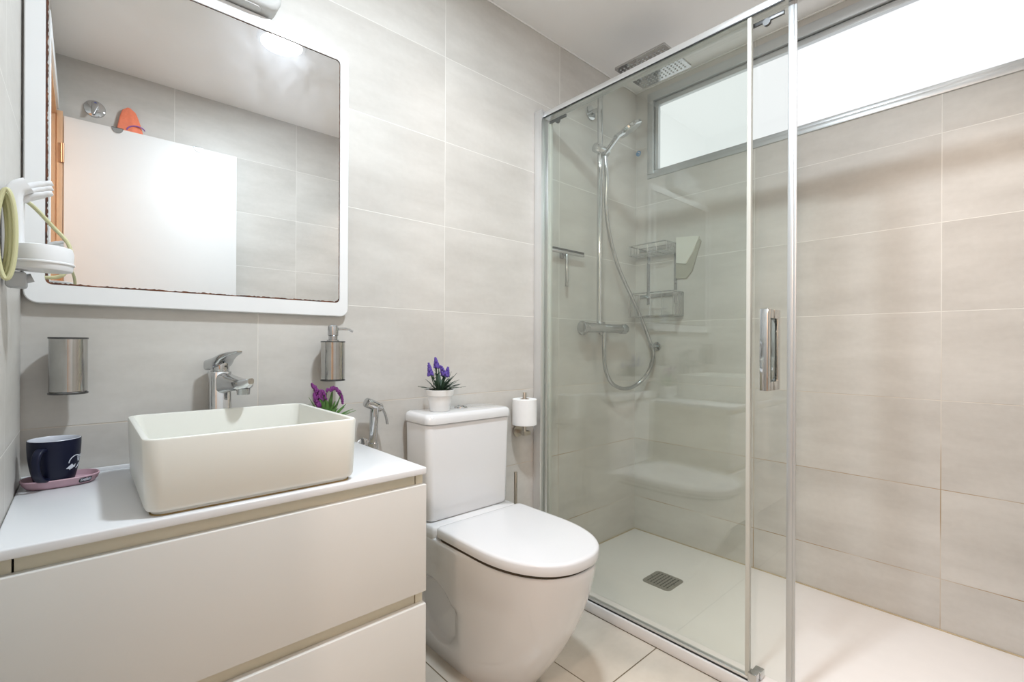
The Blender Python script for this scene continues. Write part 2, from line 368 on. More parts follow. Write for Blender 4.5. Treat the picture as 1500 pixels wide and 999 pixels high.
bm = B(); box(bm, 1.528, 1.534, -.956, -.055, .058, 1.929); obj('glass_panel', bm, M['glassd'], t)
bm = B(); box(bm, 1.520, 1.542, -.966, -.950, .055, 1.929, .003); box(bm, 1.522, 1.527, -.972, -.962, .055, 1.929, .001); obj('edge_stile', bm, M['alug'], t)
bm = B(); box(bm, 1.524, 1.540, -.060, -.045, .055, 1.915, .003); obj('rear_seal', bm, M['seal'], t)
for y in (-.10, -.895):
    bm = B(); box(bm, 1.522, 1.528, y-.045, y+.045, 1.905, 1.916, .001); cyl(bm, (1.520, y, 1.904), (1.529, y, 1.904), .010, n=20); obj('roller', bm, M['darksteel'], t)
hy0, hy1 = -.915, -.893
bm = B()
box(bm, 1.484, 1.503, hy0, hy1, .866, 1.093, .0015); box(bm, 1.503, 1.528, hy0, hy1, 1.068, 1.093, .001); box(bm, 1.503, 1.528, hy0, hy1, .866, .891, .001)
box(bm, 1.559, 1.578, hy0, hy1, .866, 1.093, .0015); box(bm, 1.534, 1.559, hy0, hy1, 1.068, 1.093, .001); box(bm, 1.534, 1.559, hy0, hy1, .866, .891, .001)
obj('handle', bm, M['chrome'], t, label='square chrome pull handle')

# ------------------------------------------------------------------ vanity
CT = .705; CF = -.455; CR = .690
t = thing('vanity_cabinet', 'cream handleless two-drawer vanity cabinet under the white worktop', 'cabinet', (.35, -.22, 0))
bm = B()
box(bm, .003, .021, -.437, -.004, .12, .6885); box(bm, .672, .690, -.437, -.004, .12, .6885); box(bm, .021, .672, -.43, -.004, .12, .138); box(bm, .021, .672, -.02, -.004, .138, .6885)
obj('carcass', bm, M['carcass'], t)
bm = B(); box(bm, .0235, .6695, -.4365, -.418, .600, .6885, .0008); box(bm, .0235, .6695, -.4365, -.418, .35, .47, .0008); obj('groove_rail', bm, M['carcass'], t)
bm = B(); box(bm, .021, .672, -.417, -.410, .14, .688); obj('inner_back', bm, M['gap'], t)
for z0, z1 in ((.417, .6655), (.142, .3885)):
    bm = B(); box(bm, .003, .690, -.4555, -.4375, z0, z1, .0018, 3); obj('drawer_front', bm, M['drawer'], t)
t = thing('worktop', 'white slab worktop on the cream vanity cabinet', 'worktop', (.345, -.23, .689))
bm = B(); box(bm, .001, CR, CF-.001, -.001, .689, CT, .003, 3); obj('slab', bm, M['counter'], t)
bm = B(); box(bm, .001, CR-.02, -.008, -.001, CT-.001, CT+.008, .002); obj('upstand', bm, M['counter'], t)

# ------------------------------------------------------------------ vessel basin
BX0, BX1, BY0, BY1, BZ0, BZ1 = .166, .528, -.452, -.088, .7115, .834
t = thing('vessel_basin', 'square cream vessel basin standing on the white worktop', 'basin', (.347, -.27, CT))
bm = B(); r = .026
def L2(x0, x1, y0, y1, rr, z): return [V(x, y, z) for x, y in rrect(x0, x1, y0, y1, rr, 8)]
w_ = .011
loops = []
for z, ins, rr in ((BZ0, .012, .022), (BZ0+.002, .007, .023), (BZ0+.008, .004, .025), (BZ1-.004, 0, r), (BZ1-.001, .001, r), (BZ1, .003, r-.002), (BZ1, w_-.003, r-.008), (BZ1-.001, w_-.001, r-.009), (BZ1-.004, w_, r-.01), (BZ0+.030, w_+.006, .03), (BZ0+.016, w_+.018, .035), (BZ0+.012, w_+.05, .04), (BZ0+.010, w_+.13, .03)):
    loops.append(L2(BX0+ins, BX1-ins, BY0+ins, BY1-ins, rr, z))
loft(bm, loops); obj('bowl', bm, M['basin'], t)
bm = B(); loft(bm, [L2(BX0+.014, BX1-.014, BY0+.014, BY1-.014, .02, z) for z in (CT+.0005, BZ0)]); obj('foot', bm, M['basin'], t)
bm = B(); loft(bm, [L2(BX0+.012, BX1-.012, BY0+.012, BY1-.012, .02, z) for z in (CT+.0003, CT+.0022)]); obj('sealant_line', bm, M['grime'], t)
bm = B(); lathe(bm, [(.0, .0035), (.018, .0035), (.022, .002), (.022, 0), (0, 0)], ((BX0+BX1)/2, -.27, BZ0+.0095)); obj('drain_plug', bm, M['chrome'], t)

# ------------------------------------------------------------------ basin tap
tx, ty = .348, -.046
t = thing('basin_tap', 'chrome single-lever basin tap behind the cream basin', 'tap', (tx, ty, CT))
def sq(cx, cy, h, z, r=.007): return [V(x, y, z) for x, y in rrect(cx-h, cx+h, cy-h, cy+h, r, 5)]
# turned slightly so the spout points over the basin
TA = -.10
def tr(p):
    x, y = p.x - tx, p.y - ty; c, s = math.cos(TA), math.sin(TA); return V(tx + c*x - s*y, ty + s*x + c*y, p.z)
bm = B(); loft(bm, [sq(tx, ty, .026, CT, .016), sq(tx, ty, .026, CT+.004, .016), sq(tx, ty, .0235, CT+.006, .014), sq(tx, ty, .0235, .920, .014), sq(tx, ty, .0225, .922, .014)])
obj('body', bm, M['chrome'], t)
# spout: lofted sections going forward (-y) and slightly right
bm = B(); secs = []
SD = V(.42, -.91, 0).normalized(); SN = V(SD.y, -SD.x, 0) * -1
for s, hw, zt, zb in ((-.005, .0215, .9215, .862), (.02, .0212, .919, .868), (.04, .0205, .913, .874), (.065, .020, .907, .877), (.085, .019, .9045, .879), (.100, .015, .9055, .884), (.110, .008, .9075, .894)):
    c = V(tx, ty, 0) + SD * s
    secs.append([c + SN*(a) + V(0, 0, b) for a, b in rrect(-hw, hw, zb, zt, min(hw, (zt-zb)/2)*.75, 5)])
loft(bm, secs); obj('spout', bm, M['chrome'], t)
bm = B(); c = V(tx, ty, 0) + SD*.084; cyl(bm, (c.x, c.y, .868), (c.x, c.y, .882), .0138, .0150, n=24); sp_ = obj('aerator', bm, M['chromeg'], t)
# cartridge and lever
bm = B(); cyl(bm, (tx, ty, .920), (tx, ty, .948), .0205, .0205, n=40, bev=.001); obj('cartridge_cap', bm, M['chrome'], t)
bm = B(); secs = []
for s, hw, z0, z1 in ((-.029, .021, .927, .947), (-.027, .023, .925, .950), (0, .0235, .927, .957), (.014, .023, .934, .962), (.026, .021, .950, .966), (.046, .015, .961, .970), (.066, .010, .967, .973), (.070, .007, .970, .9735)):
    c = V(tx, ty, 0) + SD * s
    secs.append([c + SN*a + V(0, 0, b) for a, b in rrect(-hw, hw, z0, z1, min(hw, (z1-z0)/2)*.6, 4)])
loft(bm, secs); lv = obj('lever', bm, M['chrome'], t)
bm = B(); c = V(tx, ty, .9345) + SD*.0205; cyl(bm, c, c + SD*.0015, .0022, n=12); obj('temperature_dot', bm, M['darksteel'], t)

# ------------------------------------------------------------------ mirror
MX0, MX1, MZ0, MZ1 = .004, .686, 1.073, 1.866
GX0, GX1, GZ0, GZ1 = .036, .660, 1.113, 1.832
def xz(pts, y): return [V(x, y, z) for x, z in pts]
t = thing('wall_mirror', 'large wall mirror with rounded white frame above the basin', 'mirror', (.345, 0, 1.073))
bm = B()
o1, o2 = rrect(MX0, MX1, MZ0, MZ1, .024, 8), rrect(MX0+.002, MX1-.002, MZ0+.002, MZ1-.002, .022, 8)
i1 = rrect(GX0, GX1, GZ0, GZ1, .012, 8)
loft(bm, [xz(o1, -.001), xz(o1, -.018), xz(o2, -.020), xz(i1, -.020), xz(i1, -.001)], False, False)
obj('frame', bm, M['white'], t)
bm = B(); loft(bm, [xz(rrect(GX0+.0005, GX1-.0005, GZ0+.0005, GZ1-.0005, .011, 8), y) for y in (-.006, -.016)]); obj('mirror_glass', bm, M['mirror'], t)
bm = B()
# corroded silver edge: ragged along the bottom and the left
e0 = rrect(GX0+.0004, GX1-.0004, GZ0+.0004, GZ1-.0004, .011, 8)
def dens(pts):
    out = []
    for (x0, z0), (x1, z1) in zip(pts, pts[1:] + pts[:1]):
        n = max(1, int(math.hypot(x1-x0, z1-z0) / .004))
        out += [(x0 + (x1-x0)*k/n, z0 + (z1-z0)*k/n) for k in range(n)]
    return out
d0 = dens(e0); cxm, czm = (GX0+GX1)/2, (GZ0+GZ1)/2; d1 = []
for x, z in d0:
    wd = .0042 if z < GZ0+.01 else (.0038 if x < GX0+.01 else .0012)
    wd *= random.uniform(.55, 1.15)
    x2 = x + wd if x < GX0 + .01 else (x - wd if x > GX1 - .01 else x); z2 = z + wd if z < GZ0 + .01 else (z - wd if z > GZ1 - .01 else z)
    d1.append((x2, z2))
loft(bm, [xz(d0, -.0160), xz(d0, -.0166), xz(d1, -.0166), xz(d1, -.0160)], False, False); obj('corroded_edge', bm, M['rust'], t, label='brown corroded silver along glass edge')
# lamp box above the mirror
t = thing('mirror_lamp', 'grey white rounded light fitting on the wall above the mirror', 'lamp', (.36, -.03, 1.872))
bm = B(); loft(bm, [xz(rrect(.21+k, .487-k, 1.872+k, 1.99-k, .034, 8), y) for k, y in ((0, -.002), (0, -.046), (.003, -.052), (.008, -.055))]); obj('housing', bm, M['lampw'], t)
bm = B(); loft(bm, [[V(x, y, z) for x, y in rrect(.25, .44, -.046, -.012, .012, 5)] for z in (1.8695, 1.873)]); obj('diffuser', bm, M['lampw'], t)

# ------------------------------------------------------------------ tumbler holder and soap dispenser
cx, cy = .073, -.050
t = thing('tumbler_holder', 'polished steel wall cup above the navy mug', 'cup holder', (cx, cy, .884))
bm = B(); lathe(bm, [(.0, .004), (.0285, .004), (.0305, .006), (.0305, .114), (.0292, .114), (.0292, .008), (0, .007)], (cx, cy, .884)); obj('cup', bm, M['steel'], t)
for z in (.000, .1145):
    bm = B(); lathe(bm, [(.0295, z), (.0315, z), (.0318, z+.0035), (.0295, z+.0035), (.0295, z)], (cx, cy, .884)); obj('rim', bm, M['darksteel'], t)
bm = B(); box(bm, cx-.010, cx+.010, -.022, -.001, .90, .98, .002); obj('wall_bracket', bm, M['chromeg'], t)
cx, cy = .629, -.050
t = thing('soap_dispenser', 'polished steel wall soap dispenser with pump, right of the mirror', 'soap dispenser', (cx, cy, .886))
bm = B(); lathe(bm, [(0, .003), (.031, .003), (.0325, .005), (.0325, .110), (.031, .112), (0, .112)], (cx, cy, .886)); obj('bottle', bm, M['steel'], t)
for z in (0, .110):
    bm = B(); lathe(bm, [(.030, z), (.0335, z), (.0335, z+.003), (.030, z+.003), (.03, z)], (cx, cy, .886)); obj('rim', bm, M['darksteel'], t)
bm = B(); lathe(bm, [(0, .112), (.017, .112), (.017, .117), (.0125, .118), (.0125, .128), (.0145, .130), (.0145, .152), (.013, .157), (.009, .1595), (0, .160)], (cx, cy, .886)); pm = obj('pump_head', bm, M['chromeg'], t)
bm = B(); tube(bm, cat([(cx+.010, cy-.001, 1.035), (cx+.03, cy-.002, 1.0355), (cx+.045, cy-.004, 1.034), (cx+.056, cy-.006, 1.028)], 5), [.0042]*8 + [.0036]*8, 12); obj('spout', bm, M['chrome'], pm)
bm = B(); box(bm, cx-.012, cx+.012, -.02, -.001, .90, .985, .002); obj('wall_bracket', bm, M['chromeg'], t)

# ------------------------------------------------------------------ pink dish and navy mug
dx, dy = .0635, -.088
DL, DW = .059, .041            # half length and half width at the rim
DA = math.radians(5)
def dish_pt(th, k, z, ox=0.0):
    a, b = (DL - k), (DW - k)
    c, s = math.cos(th), math.sin(th); e = 2/2.5
    x = a*math.copysign(abs(c)**e, c); y = b*math.copysign(abs(s)**e, s)
    return V(dx + math.cos(DA)*x - math.sin(DA)*y, dy + math.sin(DA)*x + math.cos(DA)*y, z)
def dish_ring(k, z, n=64): return [dish_pt(2*PI*i/n, k, z) for i in range(n)]
t = thing('soap_dish', 'pink oval silicone dish with black lettered badge under the navy mug', 'dish', (dx, dy, CT))
bm = B(); loft(bm, [dish_ring(k, z) for k, z in ((.012, CT), (.0085, CT+.0015), (.003, CT+.008), (0, CT+.0165), (.0008, CT+.018), (.0022, CT+.018), (.003, CT+.0165), (.006, CT+.008), (.012, CT+.004))]); dish = obj('tray', bm, M['pink'], t)
bm = B()
for i in range(22):
    a = random.uniform(0, 2*PI); q = random.uniform(.0, .85); x = dx + .022 + math.cos(a)*.022*q; y = dy + math.sin(a)*.018*q
    sphere(bm, (x, y, CT+.0046), .0016, 1, 1, .6, 8, 5)
obj('grip_bumps', bm, M['pink'], t)
# badge and letters follow the dish side
def side(u, v, out):          # u along the near side from its middle (m), v up the side 0..1, out = distance off the surface
    th = 1.5*PI + u/DL*1.02
    z = CT + .004 + v*.0125; k = .0065*(1 - v)*.75
    p, q = dish_pt(th, k, z), dish_pt(th, k - .001, z)
    return p + (q - p).normalized()*out
def badge(name, u0, u1, v0, v1, mat, par):
    bm = B(); hu, hv = (u1-u0)/2, (v1-v0)/2; hh = (v1-v0)*.0125/2
    pts = []
    for x, y in rrect(-hu, hu, -hh, hh, hh*.98, 8): pts.append(((u0+u1)/2 + x, (v0+v1)/2 + y/.0125))
    cs = [bm.verts.new(side(u, v, .0006)) for u, v in pts]; c0 = [bm.verts.new(side(u, v, -.0005)) for u, v in pts]
    n = len(cs)
    for i in range(n): bm.faces.new((c0[i], c0[(i+1) % n], cs[(i+1) % n], cs[i]))
    # strips across so the plate bends with the side
    for i in range(n//2 - 1):
        a, b, c, d = cs[i], cs[i+1], cs[n-2-i], cs[n-1-i]
        try: bm.faces.new((a, b, c, d))
        except ValueError: pass
    return obj(name, bm, mat, par)
bd = badge('badge', .0195, .0465, .06, .86, M['badge'], t)
def text_mesh(txt, size):
    cu = bpy.data.curves.new('lettering', 'FONT'); cu.body = txt; cu.size = size; cu.align_x = 'CENTER'; cu.align_y = 'CENTER'; cu.extrude = 0; cu.resolution_u = 3
    o = bpy.data.objects.new('lettering', cu); COL.objects.link(o); bpy.context.view_layer.update()
    me = bpy.data.meshes.new_from_object(o.evaluated_get(bpy.context.evaluated_depsgraph_get())); bpy.data.objects.remove(o)
    bm = B(); bm.from_mesh(me); bpy.data.meshes.remove(me); return bm
bm = text_mesh('EMERIO', .0072)
ex = bmesh.ops.extrude_face_region(bm, geom=bm.faces[:]); 
for v in [g for g in ex['geom'] if isinstance(g, bmesh.types.BMVert)]: v.co.z = 1
for v in bm.verts:
    out = .0012 if v.co.z > .5 else .0003
    v.co = side(.033 + v.co.x*.88, .46 + v.co.y/.0125, out)
obj('lettering', bm, M['print'], bd)
mx_, my_ = .0540, -.095
MZ = CT + .0048
def mugr(z):   # outer radius by height above the base
    h = z/.089; return .0278 + .0122*(1 - (1-h)**2.2)
t = thing('mug', 'navy mug with white fish print standing on the pink dish', 'mug', (mx_, my_, MZ))
bm = B(); pr = [(0, .0), (.026, 0)] + [(mugr(.089*i/14), max(.0015, .089*i/14)) for i in range(15)] + [(.0385, .0896)]
lathe(bm, pr, (mx_, my_, MZ)); body = obj('body', bm, M['mug'], t)
bm = B(); lathe(bm, [(.0397, .0885), (.0385, .0902), (.0372, .0885)] + [(mugr(.089*i/10) - .0032, .089*i/10) for i in range(9, 1, -1)] + [(.02, .01), (0, .009)], (mx_, my_, MZ)); obj('lining', bm, M['mugin'], t, label='pale grey mug lining')
bm = B(); HA = math.radians(-90 - 24); hd = V(math.cos(HA), math.sin(HA), 0); hs = V(-hd.y, hd.x, 0)
hp = cat([V(mx_, my_, MZ+.072) + hd*.036, V(mx_, my_, MZ+.074) + hd*.046, V(mx_, my_, MZ+.066) + hd*.056, V(mx_, my_, MZ+.050) + hd*.060, V(mx_, my_, MZ+.032) + hd*.056, V(mx_, my_, MZ+.018) + hd*.044, V(mx_, my_, MZ+.014) + hd*.030], 6)
secs = []
for i, p in enumerate(hp):
    d = (hp[min(i+1, len(hp)-1)] - hp[max(i-1, 0)]).normalized(); u = hs; v = d.cross(u).normalized(); k = i/(len(hp)-1); hw = .0062 + .002*abs(2*k-1)
    secs.append([p + u*a + v*b for a, b in rrect(-hw, hw, -.0038, .0038, .0035, 4)])
loft(bm, secs); obj('handle', bm, M['mug'], t)
def mugp(a, z, out=.0004):    # a: angle from -y towards +x
    r = mugr(z) + out; return V(mx_ + r*math.sin(a), my_ - r*math.cos(a), MZ + z)
bm = B()
def poly(pts):
    f0 = [bm.verts.new(mugp(a, z, .0006)) for a, z in pts]; f1 = [bm.verts.new(mugp(a, z, -.0004)) for a, z in pts]
    n = len(pts); bm.faces.new(f0); bm.faces.new(list(reversed(f1)))
    for i in range(n): bm.faces.new((f0[i], f0[(i+1) % n], f1[(i+1) % n], f1[i]))
def strip(path, w):
    L = []
    for i, (a, z) in enumerate(path):
        a2, z2 = path[min(i+1, len(path)-1)]; a1, z1 = path[max(i-1, 0)]
        dx_, dz_ = (a2-a1)*.037, z2-z1; l = math.hypot(dx_, dz_) or 1; nx, nz = -dz_/l*w/.037, dx_/l*w
        L.append(((a+nx, z+nz), (a-nx, z-nz)))
    for (p, q), (r_, s_) in zip(L, L[1:]): poly([p, q, s_, r_])
ca, cz = .98, .043
def arc(d0, d1, r, n=16): return [(ca + r*math.cos(math.radians(d0 + (d1-d0)*i/n))/.037, cz + r*math.sin(math.radians(d0 + (d1-d0)*i/n))) for i in range(n+1)]
strip(arc(180, 60, .0135), .0007); strip(arc(-20, -75, .0135, 8), .0005)
for i, (o_, l_) in enumerate(((.013, .013), (.010, .012), (.007, .010), (.0045, .007), (.002, .006))):
    z = cz + o_ - .001; a0 = ca + (.002 + .001*i)/.037; strip([(a0 + l_*k/4/.037, z + .0006*math.sin(k*1.5)) for k in range(5)], .0006)
fa, fz = .70, .034
poly([(fa-.19, fz-.0015), (fa-.05, fz+.003), (fa+.08, fz+.0065), (fa+.13, fz+.004), (fa+.20, fz+.002), (fa+.30, fz+.0048), (fa+.27, fz+.0005), (fa+.29, fz-.001), (fa+.18, fz-.001), (fa+.10, fz-.0035), (fa+.03, fz-.0032), (fa+.0, fz-.0055), (fa-.03, fz-.003)])
obj('fish_print', bm, M['print'], t, label='white printed fish inside a circle')

# ------------------------------------------------------------------ potted flowers
def leaf(bm, base, tip, width, droop=.0, n=6):
    base, tip = Vector(base), Vector(tip); d = tip - base
    sd = d.cross(V(0, 0, 1)); sd = sd.normalized() if sd.length > 1e-6 else V(1, 0, 0)
    up = sd.cross(d).normalized(); L = []
    for i in range(n+1):
        k = i/n; p = base + d*k - V(0, 0, droop*k*k); w = width*math.sin(PI*min(.97, .12 + .88*k))**.8 + .0002
        L.append([p + sd*w + up*w*.25, p - up*.0004, p - sd*w + up*w*.25, p + up*.0007])
    loft(bm, L)
def spike(bm, pts, r, per=9, size=.003):
    P = cat(pts, 5)
    for i, p in enumerate(P):
        k = i/(len(P)-1); rr = r*(1 - .75*k)
        for j in range(per):
            a = random.uniform(0, 2*PI); q = V(math.cos(a)*rr, math.sin(a)*rr, random.uniform(-.002, .002))
            sphere(bm, p + q, size*random.uniform(.7, 1.2)*(1-.4*k), 1, 1, 1.3, 6, 4)
px, py = .966, -.092
PZ = .7742
t = thing('potted_lavender', 'white pot of purple lavender standing on the toilet tank lid', 'potted plant', (px, py, PZ))
bm = B(); lathe(bm, [(0, 0), (.030, 0), (.0315, .002), (.040, .050), (.0445, .051), (.0475, .069), (.0465, .070), (.0425, .069), (.040, .052), (.0385, .06), (.0, .06)][:8] + [(.040, .058), (.0, .058)], (px, py, PZ)); obj('pot', bm, M['potw'], t)
bm = B(); lathe(bm, [(0, .0655), (.02, .0665), (.041, .0640), (.041, .058), (0, .058)], (px, py, PZ)); obj('soil', bm, M['soil'], t)
bm = B(); top = PZ + .064
for i in range(64):
    a = random.uniform(0, 2*PI); q = random.uniform(.0, .018); ln = random.uniform(.045, .085); el = random.uniform(.25, 1.25)
    b = V(px + q*math.cos(a), py + q*math.sin(a), top); ti = b + V(math.cos(a)*math.cos(el)*ln, math.sin(a)*math.cos(el)*ln*.8, math.sin(el)*ln)
    leaf(bm, b, ti, random.uniform(.0030, .0048), random.uniform(0, .02))
obj('foliage', bm, M['leafd'], t)
stems = [((.0, 0, 0), (-.012, 0, .05), (-.020, -.01, .088), (-.024, -.012, .106)), ((0, 0, 0), (-.028, -.01, .035), (-.046, -.014, .066), (-.052, -.016, .088)), ((0, 0, 0), (.004, -.012, .035), (.000, -.02, .062), (-.010, -.022, .080)), ((0, 0, 0), (.022, .01, .03), (.036, .012, .056), (.040, .012, .072))]
for k, s in enumerate(stems):
    P = [V(px, py, top) + V(*q) for q in s]
    bm = B(); tube(bm, cat(P[:3], 5), .0018, 6)
    d = P[3] - P[2]
    for i in range(10):
        b = P[1].lerp(P[2], random.random()); a = random.uniform(0, 2*PI); leaf(bm, b, b + V(math.cos(a)*.012, math.sin(a)*.012, .010), .0018)
    obj('stem', bm, M['leafd'], t)
    bm = B(); spike(bm, [P[2]-d*.5, P[2], P[2] + d*.6, P[3] + d*.15], .0085, 5, .0036); obj('flower_spike', bm, M['lav'], t)
px, py = .604, -.075
t = thing('potted_magenta_flowers', 'drooping magenta flowers with green leaves behind the cream basin', 'potted plant', (px, py, CT+.0005))
bm = B(); lathe(bm, [(0, 0), (.026, 0), (.028, .002), (.034, .055), (.037, .056), (.038, .070), (.034, .070), (.033, .06), (0, .06)], (px, py, CT+.0005)); obj('pot', bm, M['potw'], t)
bm = B(); lathe(bm, [(0, .066), (.033, .064), (.033, .06), (0, .06)], (px, py, CT)); obj('soil', bm, M['soil'], t)
bm = B(); top = CT + .064
for i in range(40):
    a = random.uniform(0, 2*PI); q = random.uniform(0, .014); ln = random.uniform(.06, .105); el = random.uniform(.35, 1.25)
    b = V(px + q*math.cos(a), py + q*math.sin(a), top); ti = b + V(math.cos(a)*math.cos(el)*ln, math.sin(a)*math.cos(el)*ln*.55, math.sin(el)*ln)
    leaf(bm, b, ti, random.uniform(.005, .0075), random.uniform(0, .02))
obj('foliage', bm, M['leaf'], t)
for s in (((0, 0, .03), (-.020, 0, .070), (-.036, -.005, .100), (-.046, -.008, .112)), ((0, 0, .03), (-.010, -.004, .068), (-.020, -.008, .092), (-.030, -.01, .075)), ((0, 0, .03), (-.004, -.005, .085), (.016, -.008, .098), (.034, -.01, .078), (.040, -.01, .050)), ((0, 0, .03), (-.022, 0, .05), (-.034, -.004, .070), (-.040, -.006, .085))):
    P = cat([V(px, py, top) + V(*q) for q in s], 6); h = len(P)//3
    bm = B(); tube(bm, P[:h+3], .0013, 6); obj('stem', bm, M['leaf'], t)
    bm = B(); spike(bm, P[h::3], .0062, 4, .0036); obj('flower_spike', bm, M['mag'], t)

# ------------------------------------------------------------------ toilet
TCX = 1.053
t = thing('toilet', 'white close-coupled toilet with closed lid beside the vanity', 'toilet', (TCX, -.35, 0))
def dshape(hw, yb, yf, z, n=40, p=2.35, rb=.02):
    """D outline: straight back, rounded front."""
    pts = []; ym = yb - (yb - yf)*.42
    for i in range(n+1):
        a = PI*i/n; c, s = math.cos(a), math.sin(a)
        pts.append(V(TCX + hw*math.copysign(abs(c)**(2/p), c), ym - (ym - yf)*abs(s)**(2/p), z))
    k = min(rb, hw*.4); m = 48
    pts += [V(TCX - hw, ym + (yb - k - ym)*i/m, z) for i in range(1, m)]
    pts += [V(TCX - hw, yb - k, z), V(TCX - hw + k*.3, yb - k*.3, z), V(TCX - hw + k, yb, z), V(TCX + hw - k, yb, z), V(TCX + hw - k*.3, yb - k*.3, z), V(TCX + hw, yb - k, z)]
    pts += [V(TCX + hw, yb - k + (ym - yb + k)*i/m, z) for i in range(1, m)]
    return pts
bm = B(); secs = []
prof = [V(*q) for q in ((.0, .112, -.425), (.03, .118, -.452), (.07, .124, -.482), (.12, .132, -.517), (.18, .143, -.553), (.24, .153, -.584), (.30, .162, -.608), (.35, .168, -.622), (.385, .171, -.629), (.400, .171, -.629), (.405, .168, -.625))]
for q in cat(prof, 9):
    L_ = dshape(q.y, -.012, q.z, q.x)
    for v in L_:
        e = 1 - ((v.y + .15)/.118)**2 - ((v.z - .165)/.112)**2
        if e > 0 and abs(v.x - TCX) > q.y*.8:
            k = min(1, e*2.6); k = k*k*(3-2*k); v.x -= math.copysign(.018*k, v.x - TCX)
    secs.append(L_)
loft(bm, secs)
# deck under the tank, behind the seat
loft(bm, [[V(x, y, z) for x, y in rrect(TCX-.171+k, TCX+.171-k, -.197+k, -.012-k*.5, .02, 6)] for k, z in ((.004, .386), (0, .392), (0, .425), (.002, .433), (.006, .437))])
obj('bowl', bm, M['ceramic'], t, ang=50)
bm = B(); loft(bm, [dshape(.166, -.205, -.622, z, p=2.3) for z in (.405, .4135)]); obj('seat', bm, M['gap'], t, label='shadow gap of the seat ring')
bm = B(); loft(bm, [dshape(.172-k, -.200-k, -.634+k, z, p=2.3, rb=.012) for k, z in ((.004, .4135), (.001, .4150), (0, .418), (0, .437), (.0015, .441), (.005, .4435), (.012, .4445))]); obj('seat_lid', bm, M['seatpl'], t)
for x in (TCX-.07, TCX+.07):
    bm = B(); cyl(bm, (x-.02, -.197, .4285), (x+.02, -.197, .4285), .009, n=20, bev=.002); obj('hinge', bm, M['seatpl'], t)
bm = B(); secs = []
for z, k in ((.4395, .010), (.4425, .006), (.448, .003), (.60, .0), (.735, -.003), (.739, -.002), (.741, .002)):
    secs.append([V(x, y, z) for x, y in rrect(.882+k, 1.216-k, -.157+k*.6, -.014, .022, 8)])
loft(bm, secs); obj('tank', bm, M['ceramic'], t, ang=50)
bm = B(); secs = []
for z, k in ((.742, .003), (.743, .0005), (.746, 0), (.760, 0), (.768, .003), (.772, .008), (.7735, .016)):
    secs.append([V(x, y, z) for x, y in rrect(.876+k, 1.222-k, -.166+k, -.008-k*.5, .026-k*.5, 8)])
loft(bm, secs); obj('tank_lid', bm, M['ceramic'], t, ang=50)
bm = B(); lathe(bm, [(0, .006), (.012, .0055), (.018, .0045), (.0195, .003), (.023, .0035), (.0245, .0005), (.0245, -.001), (0, -.001)], (1.073, -.062, .7735)); fb = obj('flush_button', bm, M['chrome'], t)
bm = B(); box(bm, 1.0725, 1.0735, -.080, -.044, .777, .7795); obj('button_split', bm, M['darksteel'], fb)
# ------------------------------------------------------------------ bidet sprayer
t = thing('bidet_sprayer', 'chrome hand bidet sprayer on the wall between worktop and toilet', 'bidet sprayer', (.757, -.04, .66))
bm = B(); lathe(bm, [(0, .0), (.027, 0), (.027, .004), (.022, .007), (0, .008)], (.742, -.0005, .672), axis=(0, -1, 0)); cyl(bm, (.742, -.006, .672), (.752, -.045, .668), .008, n=16); lathe(bm, [(.0105, -.012), (.0145, -.010), (.0155, .008), (.0105, .010), (.0105, -.012)], (.7535, -.048, .682)); obj('wall_holder', bm, M['chrome'], t)
bm = B(); P = [(.7535, -.048, .668), (.7545, -.048, .70), (.7555, -.0485, .74), (.757, -.049, .785), (.758, -.050, .798)]; tube(bm, P, [.0105, .012, .0128, .013, .0125], 20); obj('grip', bm, M['chrome'], t)
bm = B(); cyl(bm, (.7275, -.055, .8165), (.7800, -.044, .794), .0150, .0145, n=28, bev=.003); obj('spray_head', bm, M['chrome'], t)
bm = B()
secs = []
for k in range(7):
    f_ = k/6; c = V(.7805, -.044, .802) + V(.020, -.006, -.060)*f_ + V(.004, 0, 0)*math.sin(f_*PI)
    secs.append([c + V(a, b, 0) for a, b in rrect(-.0028, .0028, -.0062+.002*f_, .0062-.002*f_, .002, 3)])
loft(bm, secs); obj('trigger', bm, M['chromeg'], t)
bm = B(); tube(bm, cat([(.7535, -.048, .668), (.7545, -.05, .56), (.76, -.055, .40), (.775, -.045, .28), (.79, -.02, .22), (.79, -.002, .20)], 8), .0065, 12); obj('hose', bm, M['chromeg'], t)

# ------------------------------------------------------------------ toilet roll and brush
rx, ry = 1.380, -.062
t = thing('toilet_roll_holder', 'brushed metal upright roll holder on the wall right of the toilet', 'toilet roll holder', (rx, 0, .64))
bm = B(); cyl(bm, (rx+.018, -.0005, .645), (rx+.018, -.008, .645), .024, n=32, bev=.0015); obj('rosette', bm, M['nickel'], t)
bm = B(); box(bm, rx+.009, rx+.027, -.070, -.007, .637, .653, .002); box(bm, rx-.008, rx+.027, -.071, -.053, .637, .653, .002); obj('arm', bm, M['nickel'], t)
bm = B(); cyl(bm, (rx, ry, .640), (rx, ry, .806), .0075, n=20, bev=.001); obj('post', bm, M['nickel'], t)
bm = B(); lathe(bm, [(.007, 0), (.024, 0), (.024, -.004), (.007, -.004), (.007, 0)], (rx, ry, .6785)); obj('rest_disc', bm, M['nickel'], t)
t = thing('toilet_roll', 'white toilet paper roll standing on the metal holder', 'toilet roll', (rx, ry, .679))
bm = B(); lathe(bm, [(.019, .0005), (.0465, .0005), (.048, .002), (.048, .100), (.0465, .1015), (.019, .1015), (.019, .0005)], (rx, ry, .679)); obj('paper', bm, M['paper'], t)
bm = B(); lathe(bm, [(.0165, 0), (.0188, 0), (.0188, .102), (.0165, .102), (.0165, 0)], (rx, ry, .679)); obj('core', bm, M['card'], t)
bx, by = 1.322, -.075
